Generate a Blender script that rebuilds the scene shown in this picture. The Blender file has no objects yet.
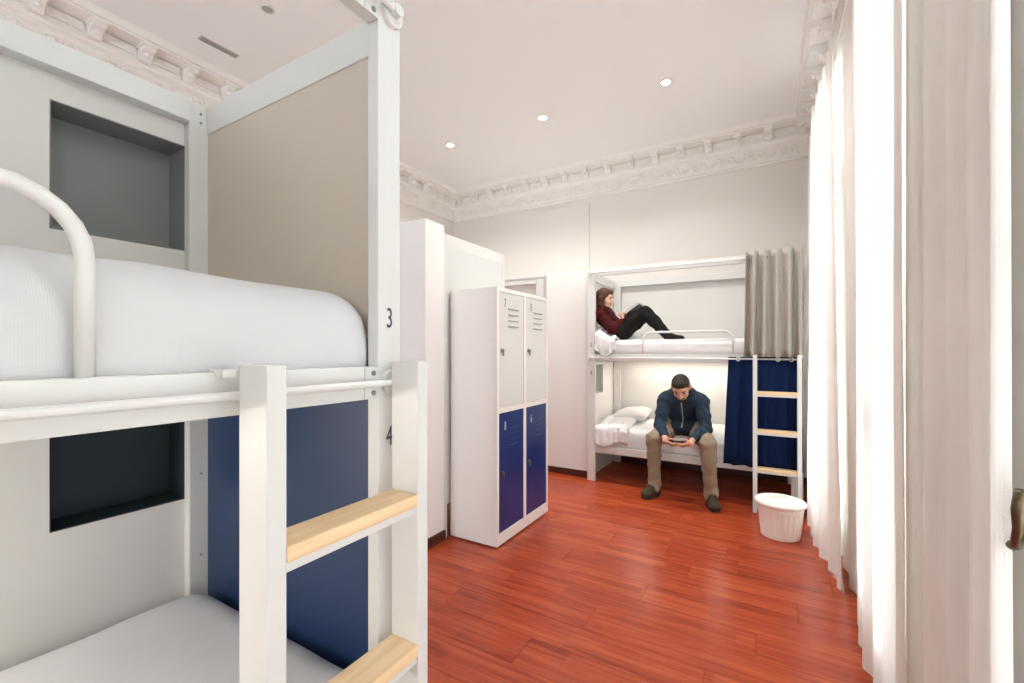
import bpy, bmesh, math, random
import numpy as np
from mathutils import Vector, Matrix, noise
random.seed(7)
SC = bpy.context.scene
COL = SC.collection
R = math.radians

# ------------------------------------------------------------------ camera
cam = bpy.data.objects.new('camera', bpy.data.cameras.new('camera'))
COL.objects.link(cam)
cam.location = (0, 0, 1.36)
cam.rotation_euler = (R(90), 0, R(30.47))
cam.data.sensor_width = 36
cam.data.lens = 439.2 / 1024 * 36
cam.data.shift_y = 9.2 / 1024
cam.data.clip_start = 0.02
SC.camera = cam

# ------------------------------------------------------------------ world, exposure
SC.view_settings.view_transform = 'Standard'
SC.view_settings.look = 'None'
SC.view_settings.gamma = 1
SC.view_settings.use_curve_mapping = False
SC.view_settings.exposure = 1.26
SC.cycles.max_bounces = 14
SC.cycles.diffuse_bounces = 10
SC.cycles.transmission_bounces = 8
SC.cycles.transparent_max_bounces = 12
SC.cycles.sample_clamp_indirect = 6
SKY = 6.2
LAMP_W = 7
w = bpy.data.worlds.new('sky'); SC.world = w; w.use_nodes = True
bg = w.node_tree.nodes['Background']
bg.inputs[0].default_value = (0.88, 0.97, 1.08, 1); bg.inputs[1].default_value = SKY

# room
XL, XR, YB, YF, ZC = -4.25, 0.44, 5.45, -2.60, 3.75
WIN = [(3.30, 4.30), (1.88, 2.84), (0.25, 1.30), (-1.05, -0.05)]      # openings in the right wall (y ranges)
WIN_FILL = [(-.72, .28), (-3.4, -2.3)]                                            # openings added behind the camera to let in fill light (x ranges)
ZWIN = 3.2
for a, b in WIN:                      # sampling portals in the window openings
    l = bpy.data.lights.new('window_portal', 'AREA'); l.shape = 'RECTANGLE'
    l.size = ZWIN; l.size_y = b - a; l.cycles.is_portal = True
    o = bpy.data.objects.new('window_portal', l); COL.objects.link(o)
    o.location = (XR + 0.26, (a + b) / 2, ZWIN / 2); o.rotation_euler = (0, R(90), 0)
    o['kind'] = 'helper'
for a, b in WIN_FILL:
    l = bpy.data.lights.new('window_portal', 'AREA'); l.shape = 'RECTANGLE'
    l.size = b - a; l.size_y = ZWIN; l.cycles.is_portal = True
    o = bpy.data.objects.new('window_portal', l); COL.objects.link(o)
    o.location = ((a + b) / 2, YF - .17, ZWIN / 2); o.rotation_euler = (R(90), 0, 0)
    o['kind'] = 'helper'

# ------------------------------------------------------------------ materials
def lin(c):
    if isinstance(c, str):
        c = [int(c[i:i + 2], 16) / 255 for i in (0, 2, 4)]
    return [x / 12.92 if x <= .04045 else ((x + .055) / 1.055) ** 2.4 for x in c] + [1]

def mat(name, col, rough=.5, var=.04, scale=6, bump=0, bscale=80, spec=.5, metal=0, coat=0):
    m = bpy.data.materials.new(name); m.use_nodes = True
    nt = m.node_tree; N = nt.nodes; L = nt.links; b = N['Principled BSDF']
    tc = N.new('ShaderNodeTexCoord')
    nz = N.new('ShaderNodeTexNoise'); nz.inputs['Scale'].default_value = scale; nz.inputs['Detail'].default_value = 3
    L.new(tc.outputs['Object'], nz.inputs['Vector'])
    mx = N.new('ShaderNodeMix'); mx.data_type = 'RGBA'
    c = lin(col)
    mx.inputs[6].default_value = [max(0, x * (1 - var)) for x in c[:3]] + [1]
    mx.inputs[7].default_value = [min(1, x * (1 + var)) for x in c[:3]] + [1]
    L.new(nz.outputs['Fac'], mx.inputs[0]); L.new(mx.outputs[2], b.inputs['Base Color'])
    b.inputs['Roughness'].default_value = rough
    b.inputs['Specular IOR Level'].default_value = spec
    b.inputs['Metallic'].default_value = metal
    b.inputs['Coat Weight'].default_value = coat
    if bump:
        n2 = N.new('ShaderNodeTexNoise'); n2.inputs['Scale'].default_value = bscale; n2.inputs['Detail'].default_value = 4
        L.new(tc.outputs['Object'], n2.inputs['Vector'])
        bp = N.new('ShaderNodeBump'); bp.inputs['Strength'].default_value = bump; bp.inputs['Distance'].default_value = .004
        L.new(n2.outputs['Fac'], bp.inputs['Height']); L.new(bp.outputs['Normal'], b.inputs['Normal'])
    return m

def emis(name, col, s):
    m = bpy.data.materials.new(name); m.use_nodes = True
    b = m.node_tree.nodes['Principled BSDF']
    b.inputs['Base Color'].default_value = lin(col)
    b.inputs['Emission Color'].default_value = lin(col); b.inputs['Emission Strength'].default_value = s
    return m

def fabric(name, col, translucent=0.0, see=0.0, weave=260, bump=.25, var=.03):
    m = mat(name, col, .95, var, 9, 0, spec=.1)
    nt = m.node_tree; N = nt.nodes; L = nt.links; b = N['Principled BSDF']
    tc = N['Texture Coordinate']
    ws = []
    for d in ('X', 'Z'):
        wv = N.new('ShaderNodeTexWave'); wv.bands_direction = d; wv.inputs['Scale'].default_value = weave / 6
        wv.inputs['Distortion'].default_value = 1.2; wv.inputs['Detail'].default_value = 2
        L.new(tc.outputs['Object'], wv.inputs['Vector']); ws.append(wv)
    ad = N.new('ShaderNodeMath'); ad.operation = 'ADD'
    L.new(ws[0].outputs['Fac'], ad.inputs[0]); L.new(ws[1].outputs['Fac'], ad.inputs[1])
    bp = N.new('ShaderNodeBump'); bp.inputs['Strength'].default_value = bump; bp.inputs['Distance'].default_value = .002
    L.new(ad.outputs[0], bp.inputs['Height']); L.new(bp.outputs['Normal'], b.inputs['Normal'])
    if translucent:
        out = N['Material Output']; src = b.outputs[0]
        tr = N.new('ShaderNodeBsdfTranslucent'); tr.inputs[0].default_value = lin(col)
        mx = N.new('ShaderNodeMixShader'); mx.inputs[0].default_value = translucent
        L.new(src, mx.inputs[1]); L.new(tr.outputs[0], mx.inputs[2]); src = mx.outputs[0]
        if see:
            tp = N.new('ShaderNodeBsdfTransparent')
            m2 = N.new('ShaderNodeMixShader'); m2.inputs[0].default_value = see
            L.new(src, m2.inputs[1]); L.new(tp.outputs[0], m2.inputs[2]); src = m2.outputs[0]
        L.new(src, out.inputs[0])
    return m

def floor_mat(name):
    m = bpy.data.materials.new(name); m.use_nodes = True
    nt = m.node_tree; N = nt.nodes; L = nt.links; b = N['Principled BSDF']
    oi = N.new('ShaderNodeObjectInfo'); tc = N.new('ShaderNodeTexCoord')
    mp = N.new('ShaderNodeMapping'); mp.inputs['Scale'].default_value = (1.1, 26, 1)
    cb = N.new('ShaderNodeCombineXYZ')
    ml = N.new('ShaderNodeMath'); ml.operation = 'MULTIPLY'; ml.inputs[1].default_value = 37
    L.new(oi.outputs['Random'], ml.inputs[0]); L.new(ml.outputs[0], cb.inputs[0]); L.new(ml.outputs[0], cb.inputs[2])
    L.new(cb.outputs[0], mp.inputs['Location']); L.new(tc.outputs['Object'], mp.inputs['Vector'])
    nz = N.new('ShaderNodeTexNoise'); nz.inputs['Scale'].default_value = 2.2; nz.inputs['Detail'].default_value = 7; nz.inputs['Roughness'].default_value = .62
    L.new(mp.outputs[0], nz.inputs['Vector'])
    # three printed staves across each board, each its own tone
    mp2 = N.new('ShaderNodeMapping'); mp2.inputs['Scale'].default_value = (2.3, 15.6, .001); L.new(tc.outputs['Object'], mp2.inputs['Vector'])
    L.new(cb.outputs[0], mp2.inputs['Location'])
    fl = N.new('ShaderNodeVectorMath'); fl.operation = 'FLOOR'; L.new(mp2.outputs[0], fl.inputs[0])
    wn = N.new('ShaderNodeTexWhiteNoise'); L.new(fl.outputs[0], wn.inputs['Vector'])
    a1 = N.new('ShaderNodeMath'); a1.operation = 'MULTIPLY_ADD'; a1.inputs[1].default_value = .16; L.new(wn.outputs['Value'], a1.inputs[0]); L.new(nz.outputs['Fac'], a1.inputs[2])
    a2 = N.new('ShaderNodeMath'); a2.operation = 'MULTIPLY_ADD'; a2.inputs[1].default_value = .10; L.new(oi.outputs['Random'], a2.inputs[0]); L.new(a1.outputs[0], a2.inputs[2])
    rp = N.new('ShaderNodeValToRGB'); L.new(a2.outputs[0], rp.inputs[0])
    e = rp.color_ramp.elements
    e[0].position = .34; e[0].color = lin('702613'); e[1].position = .95; e[1].color = lin('bd5c33')
    k = rp.color_ramp.elements.new(.60); k.color = lin('a03f22')
    L.new(rp.outputs[0], b.inputs['Base Color'])
    b.inputs['Roughness'].default_value = .27; b.inputs['Specular IOR Level'].default_value = .35
    bp = N.new('ShaderNodeBump'); bp.inputs['Strength'].default_value = .06; bp.inputs['Distance'].default_value = .002
    L.new(nz.outputs['Fac'], bp.inputs['Height']); L.new(bp.outputs[0], b.inputs['Normal'])
    return m

def wood_mat(name, c0, c1, rough=.45):
    m = bpy.data.materials.new(name); m.use_nodes = True
    nt = m.node_tree; N = nt.nodes; L = nt.links; b = N['Principled BSDF']
    tc = N.new('ShaderNodeTexCoord'); mp = N.new('ShaderNodeMapping'); mp.inputs['Scale'].default_value = (3, 40, 40)
    L.new(tc.outputs['Object'], mp.inputs[0])
    nz = N.new('ShaderNodeTexNoise'); nz.inputs['Scale'].default_value = 1.5; nz.inputs['Detail'].default_value = 5
    L.new(mp.outputs[0], nz.inputs['Vector'])
    rp = N.new('ShaderNodeValToRGB'); L.new(nz.outputs['Fac'], rp.inputs[0])
    rp.color_ramp.elements[0].position = .3; rp.color_ramp.elements[0].color = lin(c0)
    rp.color_ramp.elements[1].position = .7; rp.color_ramp.elements[1].color = lin(c1)
    L.new(rp.outputs[0], b.inputs['Base Color']); b.inputs['Roughness'].default_value = rough
    return m

def glass_mat(name):
    m = bpy.data.materials.new(name); m.use_nodes = True
    nt = m.node_tree; N = nt.nodes; L = nt.links; N.remove(N['Principled BSDF'])
    tp = N.new('ShaderNodeBsdfTransparent'); tp.inputs[0].default_value = (.95, .97, .96, 1)
    gl = N.new('ShaderNodeBsdfGlossy'); gl.inputs['Roughness'].default_value = .02
    mx = N.new('ShaderNodeMixShader')
    mx.inputs[0].default_value = .05; L.new(tp.outputs[0], mx.inputs[1]); L.new(gl.outputs[0], mx.inputs[2])
    L.new(mx.outputs[0], N['Material Output'].inputs[0])
    return m

M = dict(
    wall=mat('warm_white_plaster', 'dfdbd6', .9, .015, 2, .05, 60, .2),
    ceil=mat('ceiling_plaster', 'ebeae9', .9, .012, 1.5, .04, 50, .2),
    plaster=mat('moulded_plaster', 'e9e6e2', .85, .03, 8, .1, 90, .2),
    panel=mat('painted_board_white', 'd6d4d1', .6, .01, 3, .02, 120, .3),
    panel2=mat('painted_board_bright', 'e9e7e5', .6, .01, 3, .02, 120, .3),
    white=mat('white_lacquer', 'd8d8d6', .35, .012, 5, .02, 160, .4),
    whitem=mat('white_powder_coat', 'dadad8', .3, .01, 6, 0),
    floor=floor_mat('red_wood_laminate'),
    base=mat('dark_red_wood_skirting', '4a2418', .4, .2, 14),
    grey=mat('taupe_grey_board', 'c8bdaf', .5, .015, 2, .02, 90, .4),
    lgrey=mat('pale_grey_board', 'cfd0ce', .5, .012, 2, .02, 90, .4),
    navy=mat('navy_board', '1e345a', .42, .04, 3, .02, 90, .5),
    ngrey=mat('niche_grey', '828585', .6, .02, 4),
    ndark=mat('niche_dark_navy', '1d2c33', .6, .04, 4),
    pine=wood_mat('pine_tread', 'e2bf92', 'f0d6ae'),
    lockw=mat('locker_white_steel', 'eae6e2', .4, .01, 3, .01, 200),
    lockd=mat('locker_grey_door', 'd3d4d0', .38, .01, 3, .01, 200),
    lockb=mat('locker_blue_door', '14306c', .3, .03, 3, .01, 200),
    chrome=mat('brushed_nickel', '9a9a98', .3, .05, 30, metal=1),
    bronze=mat('aged_bronze', '6a5c48', .4, .2, 60, metal=1),
    ink=mat('slate_number_paint', '3a4252', .5, .02, 5),
    inkw=mat('white_number_paint', 'dfe2e8', .5, .02, 5),
    slot=mat('louvre_grey_steel', '9a9a97', .5, .02, 5),  # darker grey for the door louvres and vent slats
    sheet=fabric('white_cotton', 'e2e2e3', weave=300, bump=.18),
    waffle=fabric('white_waffle_bedspread', 'd2d2d4', weave=620, bump=.14),
    drape=fabric('white_linen_sheer', 'f0ece6', .2, .01, 380, .15),
    gcurt=fabric('grey_bunk_curtain', 'a9a39a', weave=300, bump=.15),
    ncurt=fabric('navy_bunk_curtain', '15264a', weave=300, bump=.15),
    glass=glass_mat('window_glass'),
    bin=mat('cream_bin_plastic', 'f5f1ea', .35, .01, 5),
    vent=mat('vent_grey_metal', 'bbb4ae', .5, .04, 20),
    lens=emis('lamp_lens_lit', 'fff3e0', 30),
    lens2=emis('added_strip_diffuser', 'fff0d8', 6),  # glowing face of the added strip
    lensoff=mat('lamp_lens_off', 'a8a29c', .3, .05, 40),
    skin=mat('skin', 'c99a80', .55, .08, 25, .05, 200, .4),
    skin2=mat('fair_skin', 'dfb295', .55, .06, 25, .05, 200, .4),
    hairm=mat('dark_brown_hair', '2e241c', .6, .35, 90, .8, 260, .3),
    hairw=mat('auburn_hair', '4c2a15', .5, .35, 70, .7, 220, .4),
    jacket=mat('blue_fleece', '2a3848', .9, .18, 22, .35, 60, .2),
    trouser=mat('taupe_cotton', '91816f', .9, .14, 16, .4, 40, .2),
    shoe=mat('brown_suede', '453d2f', .8, .25, 40, .3, 90, .2),
    sole=mat('dark_rubber', '2a2622', .7, .1, 30),
    lace=mat('shoe_lace_cord', '8a7a62', .8, .1, 30),
    zip=mat('zip_metal', 'b8c0c6', .35, .05, 60, metal=.6),
    sweater=mat('maroon_knit', '451618', .95, .22, 40, .5, 120, .15),
    black=mat('black_denim', '1c1b1a', .8, .2, 30, .3, 70, .25),
    phone=mat('phone_black', '1b1c20', .2, .05, 10),
    screen=mat('phone_glass', '20242a', .1, .05, 10),
    book=mat('grey_book_cover', '8d8f92', .5, .04, 10),
    paper=mat('book_pages', 'e0dbd0', .8, .03, 10),
    eye=mat('dark_eye', '1c1512', .2, .05, 10), lip=mat('lip', 'b0705f', .5, .05, 20),
    brow=mat('eyebrow', '3a2a1e', .8, .1, 60),
)

# ------------------------------------------------------------------ helpers
def obj(name, me, m=None, parent=None, label=None, cat=None, group=None, kind=None, smooth=False):
    if isinstance(me, bmesh.types.BMesh):
        bm = me; me = bpy.data.meshes.new(name); bm.to_mesh(me); bm.free()
    if m is not None and not me.materials:
        me.materials.append(M[m] if isinstance(m, str) else m)
    if smooth:
        me.polygons.foreach_set('use_smooth', [True] * len(me.polygons))
    o = bpy.data.objects.new(name, me); COL.objects.link(o); o.parent = parent
    tag(o, label, cat, group, kind)
    return o

def tag(o, label=None, cat=None, group=None, kind=None):
    for k, v in (('label', label), ('category', cat), ('group', group), ('kind', kind)):
        if v: o[k] = v
    return o

def empty(name, loc=(0, 0, 0), rz=0, label=None, cat=None, group=None, kind=None):
    o = bpy.data.objects.new(name, None); COL.objects.link(o)
    o.location = loc; o.rotation_euler = (0, 0, rz); o.empty_display_size = .1
    return tag(o, label, cat, group, kind)

def bbox(bm, x0, x1, y0, y1, z0, z1, bev=0):
    r = bmesh.ops.create_cube(bm, size=1)
    vs = r['verts']
    for v in vs:
        v.co = Vector(((x0 + x1) / 2 + v.co.x * (x1 - x0), (y0 + y1) / 2 + v.co.y * (y1 - y0), (z0 + z1) / 2 + v.co.z * (z1 - z0)))
    if bev:
        es = list({e for v in vs for e in v.link_edges})
        bmesh.ops.bevel(bm, geom=es, offset=bev, segments=2, affect='EDGES', profile=.6)
    return bm

def box(name, x0, x1, y0, y1, z0, z1, m, parent=None, bev=.003, **k):
    bm = bmesh.new(); bbox(bm, x0, x1, y0, y1, z0, z1, bev)
    return obj(name, bm, m, parent, **k)

def frame_of(d):
    d = Vector(d).normalized()
    a = Vector((0, 0, 1)) if abs(d.z) < .9 else Vector((1, 0, 0))
    u = d.cross(a).normalized(); v = d.cross(u).normalized()
    return u, v

def tube(bm, pts, r, n=10, caps=True):
    pts = [Vector(p) for p in pts]; rings = []
    rr = r if isinstance(r, (list, tuple)) else [r] * len(pts)
    u = None
    for i, p in enumerate(pts):
        d = (pts[min(i + 1, len(pts) - 1)] - pts[max(i - 1, 0)]).normalized()
        if u is None: u, v = frame_of(d)
        else:
            u = (u - d * u.dot(d)).normalized(); v = d.cross(u).normalized()
        rings.append([bm.verts.new(p + rr[i] * (math.cos(2 * math.pi * k / n) * u + math.sin(2 * math.pi * k / n) * v)) for k in range(n)])
    for a, b in zip(rings, rings[1:]):
        for k in range(n):
            bm.faces.new((a[k], a[(k + 1) % n], b[(k + 1) % n], b[k]))
    if caps:
        bm.faces.new(rings[0][::-1]); bm.faces.new(rings[-1])
    bmesh.ops.recalc_face_normals(bm, faces=bm.faces)
    return bm

def cyl(name, p0, p1, r, m, parent=None, n=16, **k):
    bm = bmesh.new(); tube(bm, [p0, p1], r, n)
    o = obj(name, bm, m, parent, **k)
    return o

def ringmesh(c, axis, R0, r, n=20, k=8):
    bm = bmesh.new(); u, v = frame_of(axis); ax = Vector(axis).normalized(); c = Vector(c); g = []
    for i in range(n):
        a = 2 * math.pi * i / n; d = math.cos(a) * u + math.sin(a) * v
        g.append([bm.verts.new(c + d * (R0 + r * math.cos(2 * math.pi * j / k)) + ax * r * math.sin(2 * math.pi * j / k)) for j in range(k)])
    for i in range(n):
        for j in range(k):
            bm.faces.new((g[i][j], g[(i + 1) % n][j], g[(i + 1) % n][(j + 1) % k], g[i][(j + 1) % k]))
    bmesh.ops.recalc_face_normals(bm, faces=bm.faces)
    return bm

def lathe(prof, n=40, flute=None):
    bm = bmesh.new(); g = []
    for (r, z) in prof:
        g.append([bm.verts.new(((r + (flute(r, z, i) if flute else 0)) * math.cos(2 * math.pi * i / n), (r + (flute(r, z, i) if flute else 0)) * math.sin(2 * math.pi * i / n), z)) for i in range(n)])
    for a, b in zip(g, g[1:]):
        for i in range(n):
            bm.faces.new((a[i], a[(i + 1) % n], b[(i + 1) % n], b[i]))
    bm.faces.new(g[0][::-1]); bm.faces.new(g[-1])
    bmesh.ops.recalc_face_normals(bm, faces=bm.faces)
    return bm

def text(name, s, size, parent, m, loc, rot, sx=.62, label=None, depth=.0006):
    cu = bpy.data.curves.new(name, 'FONT'); cu.body = s; cu.size = size; cu.extrude = depth; cu.align_x = 'CENTER'
    t = bpy.data.objects.new(name, cu); COL.objects.link(t)
    dg = bpy.context.evaluated_depsgraph_get(); dg.update()
    me = bpy.data.meshes.new_from_object(t.evaluated_get(dg))
    bpy.data.objects.remove(t); bpy.data.curves.remove(cu)
    me.materials.clear()
    o = obj(name, me, m, parent, label=label)
    o.location = loc; o.rotation_euler = rot; o.scale = (sx, 1, 1)
    return o

def puffy(x0, x1, y0, y1, z0, z1, r, crown=.02, wr=.004, seed=0, nx=36, ny=60, rb=.03, ws=5.0, scallop=None):
    """A closed soft block: vertical sides, rounded top edges of radius r, slightly crowned top."""
    def coords(a, b, n):
        es = [a + r * (1 - math.cos(t * math.pi / 2 / 7)) for t in range(7)]
        inner = [a + r + (b - a - 2 * r) * i / (n - 1) for i in range(n)]
        return es + inner + [b - (e - a) for e in reversed(es)]
    xs = coords(x0, x1, nx); ys = coords(y0, y1, ny)
    bm = bmesh.new(); top = []
    def wob(x, y, z, amp):
        return amp * (noise.noise(Vector((x * ws + seed, y * ws, z * ws))) + .5 * noise.noise(Vector((x * ws * 2.3, y * ws * 2.3 + seed, z * 3))))
    for x in xs:
        row = []
        for y in ys:
            dx = min(x - x0, x1 - x); dy = min(y - y0, y1 - y)
            def h(d): return r if d >= r else math.sqrt(max(0, r * r - (r - d) ** 2))
            ex = max(0, r - dx); ey = max(0, r - dy)
            e = math.hypot(ex, ey)
            hh = math.sqrt(max(0, r * r - e * e)) if e < r else 0
            xx, yy = x, y
            if e > r:
                s = r / e
                xx = x + (1 if x - x0 < x1 - x else -1) * ex * (1 - s); yy = y + (1 if y - y0 < y1 - y else -1) * ey * (1 - s)
            cx = 1 - ((x - (x0 + x1) / 2) / ((x1 - x0) / 2)) ** 2; cy = 1 - ((y - (y0 + y1) / 2) / ((y1 - y0) / 2)) ** 4
            z = z1 - crown - r + hh + crown * max(0, cx) * max(0, cy) + wob(x, y, 0, wr)
            row.append(bm.verts.new((xx, yy, z)))
        top.append(row)
    nxs, nys = len(xs), len(ys)
    for i in range(nxs - 1):
        for j in range(nys - 1):
            bm.faces.new((top[i][j], top[i + 1][j], top[i + 1][j + 1], top[i][j + 1]))
    loop = [top[i][0] for i in range(nxs)] + [top[-1][j] for j in range(1, nys)] + [top[i][-1] for i in range(nxs - 2, -1, -1)] + [top[0][j] for j in range(nys - 2, 0, -1)]
    prev = loop
    cx, cy = (x0 + x1) / 2, (y0 + y1) / 2
    ztop = z1 - crown - r
    steps = 6
    for s in range(1, steps + 1):
        t = s / steps; new = []
        for v in loop:
            zz = v.co.z + (z0 - v.co.z) * t
            bul = wob(v.co.x * 1.4, v.co.y * 1.4, zz * 1.5, wr * 1.6)
            inn = -rb * max(0, (t - .6) / .4) ** 2 + bul
            d = Vector((v.co.x - cx, v.co.y - cy, 0))
            nx_ = Vector((1 if abs(d.x) / (x1 - x0) > abs(d.y) / (y1 - y0) else 0, 0, 0))
            dirv = Vector((math.copysign(1, d.x), 0, 0)) if nx_.x else Vector((0, math.copysign(1, d.y), 0))
            new.append(bm.verts.new((v.co.x + dirv.x * inn, v.co.y + dirv.y * inn, zz)))
        for i in range(len(loop)):
            j = (i + 1) % len(loop)
            bm.faces.new((prev[i], new[i], new[j], prev[j]))
        prev = new
    bm.faces.new(prev[::-1])
    bmesh.ops.recalc_face_normals(bm, faces=bm.faces)
    return bm

def pillow(L, W, H, seed=0):
    bm = bmesh.new(); n = 22; g = {}
    for side in (1, -1):
        for i in range(n + 1):
            for j in range(n + 1):
                a = -1 + 2 * i / n; b = -1 + 2 * j / n
                edge = (i in (0, n)) or (j in (0, n))
                if edge and side == -1: g[(side, i, j)] = g[(1, i, j)]; continue
                h = ((1 - abs(a) ** 2.6) * (1 - abs(b) ** 2.6)) ** .5 if not edge else 0
                pin = 1 - .07 * (1 - abs(a) ** 2) * (abs(b) ** 3) ; pin2 = 1 - .07 * (1 - abs(b) ** 2) * (abs(a) ** 3)
                z = side * H / 2 * h + .012 * noise.noise(Vector((a * 2.5 + seed, b * 2.5, side))) * h
                g[(side, i, j)] = bm.verts.new((a * L / 2 * pin2, b * W / 2 * pin, z))
    for side in (1, -1):
        for i in range(n):
            for j in range(n):
                f = (g[(side, i, j)], g[(side, i + 1, j)], g[(side, i + 1, j + 1)], g[(side, i, j + 1)])
                bm.faces.new(f if side == 1 else f[::-1])
    bmesh.ops.recalc_face_normals(bm, faces=bm.faces)
    return bm

def drape(pts_top, pts_bot, z0, z1, folds, a_top, a_bot, seed=0, rows=14, per=10, sharp=1.0, hang=None):
    """Hanging cloth between two plan polylines (top and bottom), with vertical folds."""
    n = folds * per
    def along(pts, s):
        ls = [math.dist(a, b) for a, b in zip(pts, pts[1:])]; t = s * sum(ls)
        for (a, b), l in zip(zip(pts, pts[1:]), ls):
            if t <= l + 1e-9:
                k = t / l if l else 0
                d = ((b[0] - a[0]) / l, (b[1] - a[1]) / l)
                return a[0] + (b[0] - a[0]) * k, a[1] + (b[1] - a[1]) * k, -d[1], d[0]
            t -= l
        return b[0], b[1], -d[1], d[0]
    bm = bmesh.new(); g = []
    rnd = random.Random(seed); ph = [rnd.uniform(-.9, .9) for _ in range(folds + 2)]; am = [rnd.uniform(.55, 1.25) for _ in range(folds + 2)]
    for r in range(rows + 1):
        t = r / rows; z = z1 + (z0 - z1) * t; row = []
        for i in range(n + 1):
            s = i / n
            xa, ya, na, ma = along(pts_top, s); xb, yb, nb, mb = along(pts_bot, s)
            x = xa + (xb - xa) * t; y = ya + (yb - ya) * t; nx_, ny_ = na + (nb - na) * t, ma + (mb - ma) * t
            f = s * folds; q = int(min(f, folds - 1e-6)); fr = f - q
            A = (a_top + (a_bot - a_top) * t) * (am[q] + (am[q + 1] - am[q]) * fr)
            p = ph[q] + (ph[q + 1] - ph[q]) * fr
            wv = math.sin(2 * math.pi * f + p * (.3 + t)) + .25 * math.sin(4 * math.pi * f + 2 * p + t * 2)
            wv += .35 * t * noise.noise(Vector((s * folds * 1.7 + seed, z * .9, seed)))
            row.append(bm.verts.new((x + nx_ * A * wv, y + ny_ * A * wv, z)))
        g.append(row)
    for a, b in zip(g, g[1:]):
        for i in range(n):
            bm.faces.new((a[i], a[i + 1], b[i + 1], b[i]))
    return bm

# blobs -> one continuous surface (smooth union of solids, meshed by surface nets)
class SDF:
    def __init__(self): self.p = []

def add_ell(bm, c, rad, rot=None, seg=14, k=None):
    if isinstance(bm, SDF):
        bm.p.append(('e', np.array(c), np.array(rad), np.array(rot) if rot else np.eye(3), k)); return
    m = Matrix.Translation(Vector(c)) @ (rot.to_4x4() if rot else Matrix.Identity(4)) @ Matrix.Diagonal((rad[0], rad[1], rad[2], 1))
    bmesh.ops.create_uvsphere(bm, u_segments=seg, v_segments=max(6, seg - 4), radius=1, matrix=m)

def add_cap(bm, p0, r0, p1, r1, k=None):
    bm.p.append(('c', np.array(p0), np.array(p1), r0, r1, k))

def chain(bm, pts, k=None):
    for (a, ra), (b, rb) in zip(pts, pts[1:]): add_cap(bm, a, ra, b, rb, k)

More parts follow.
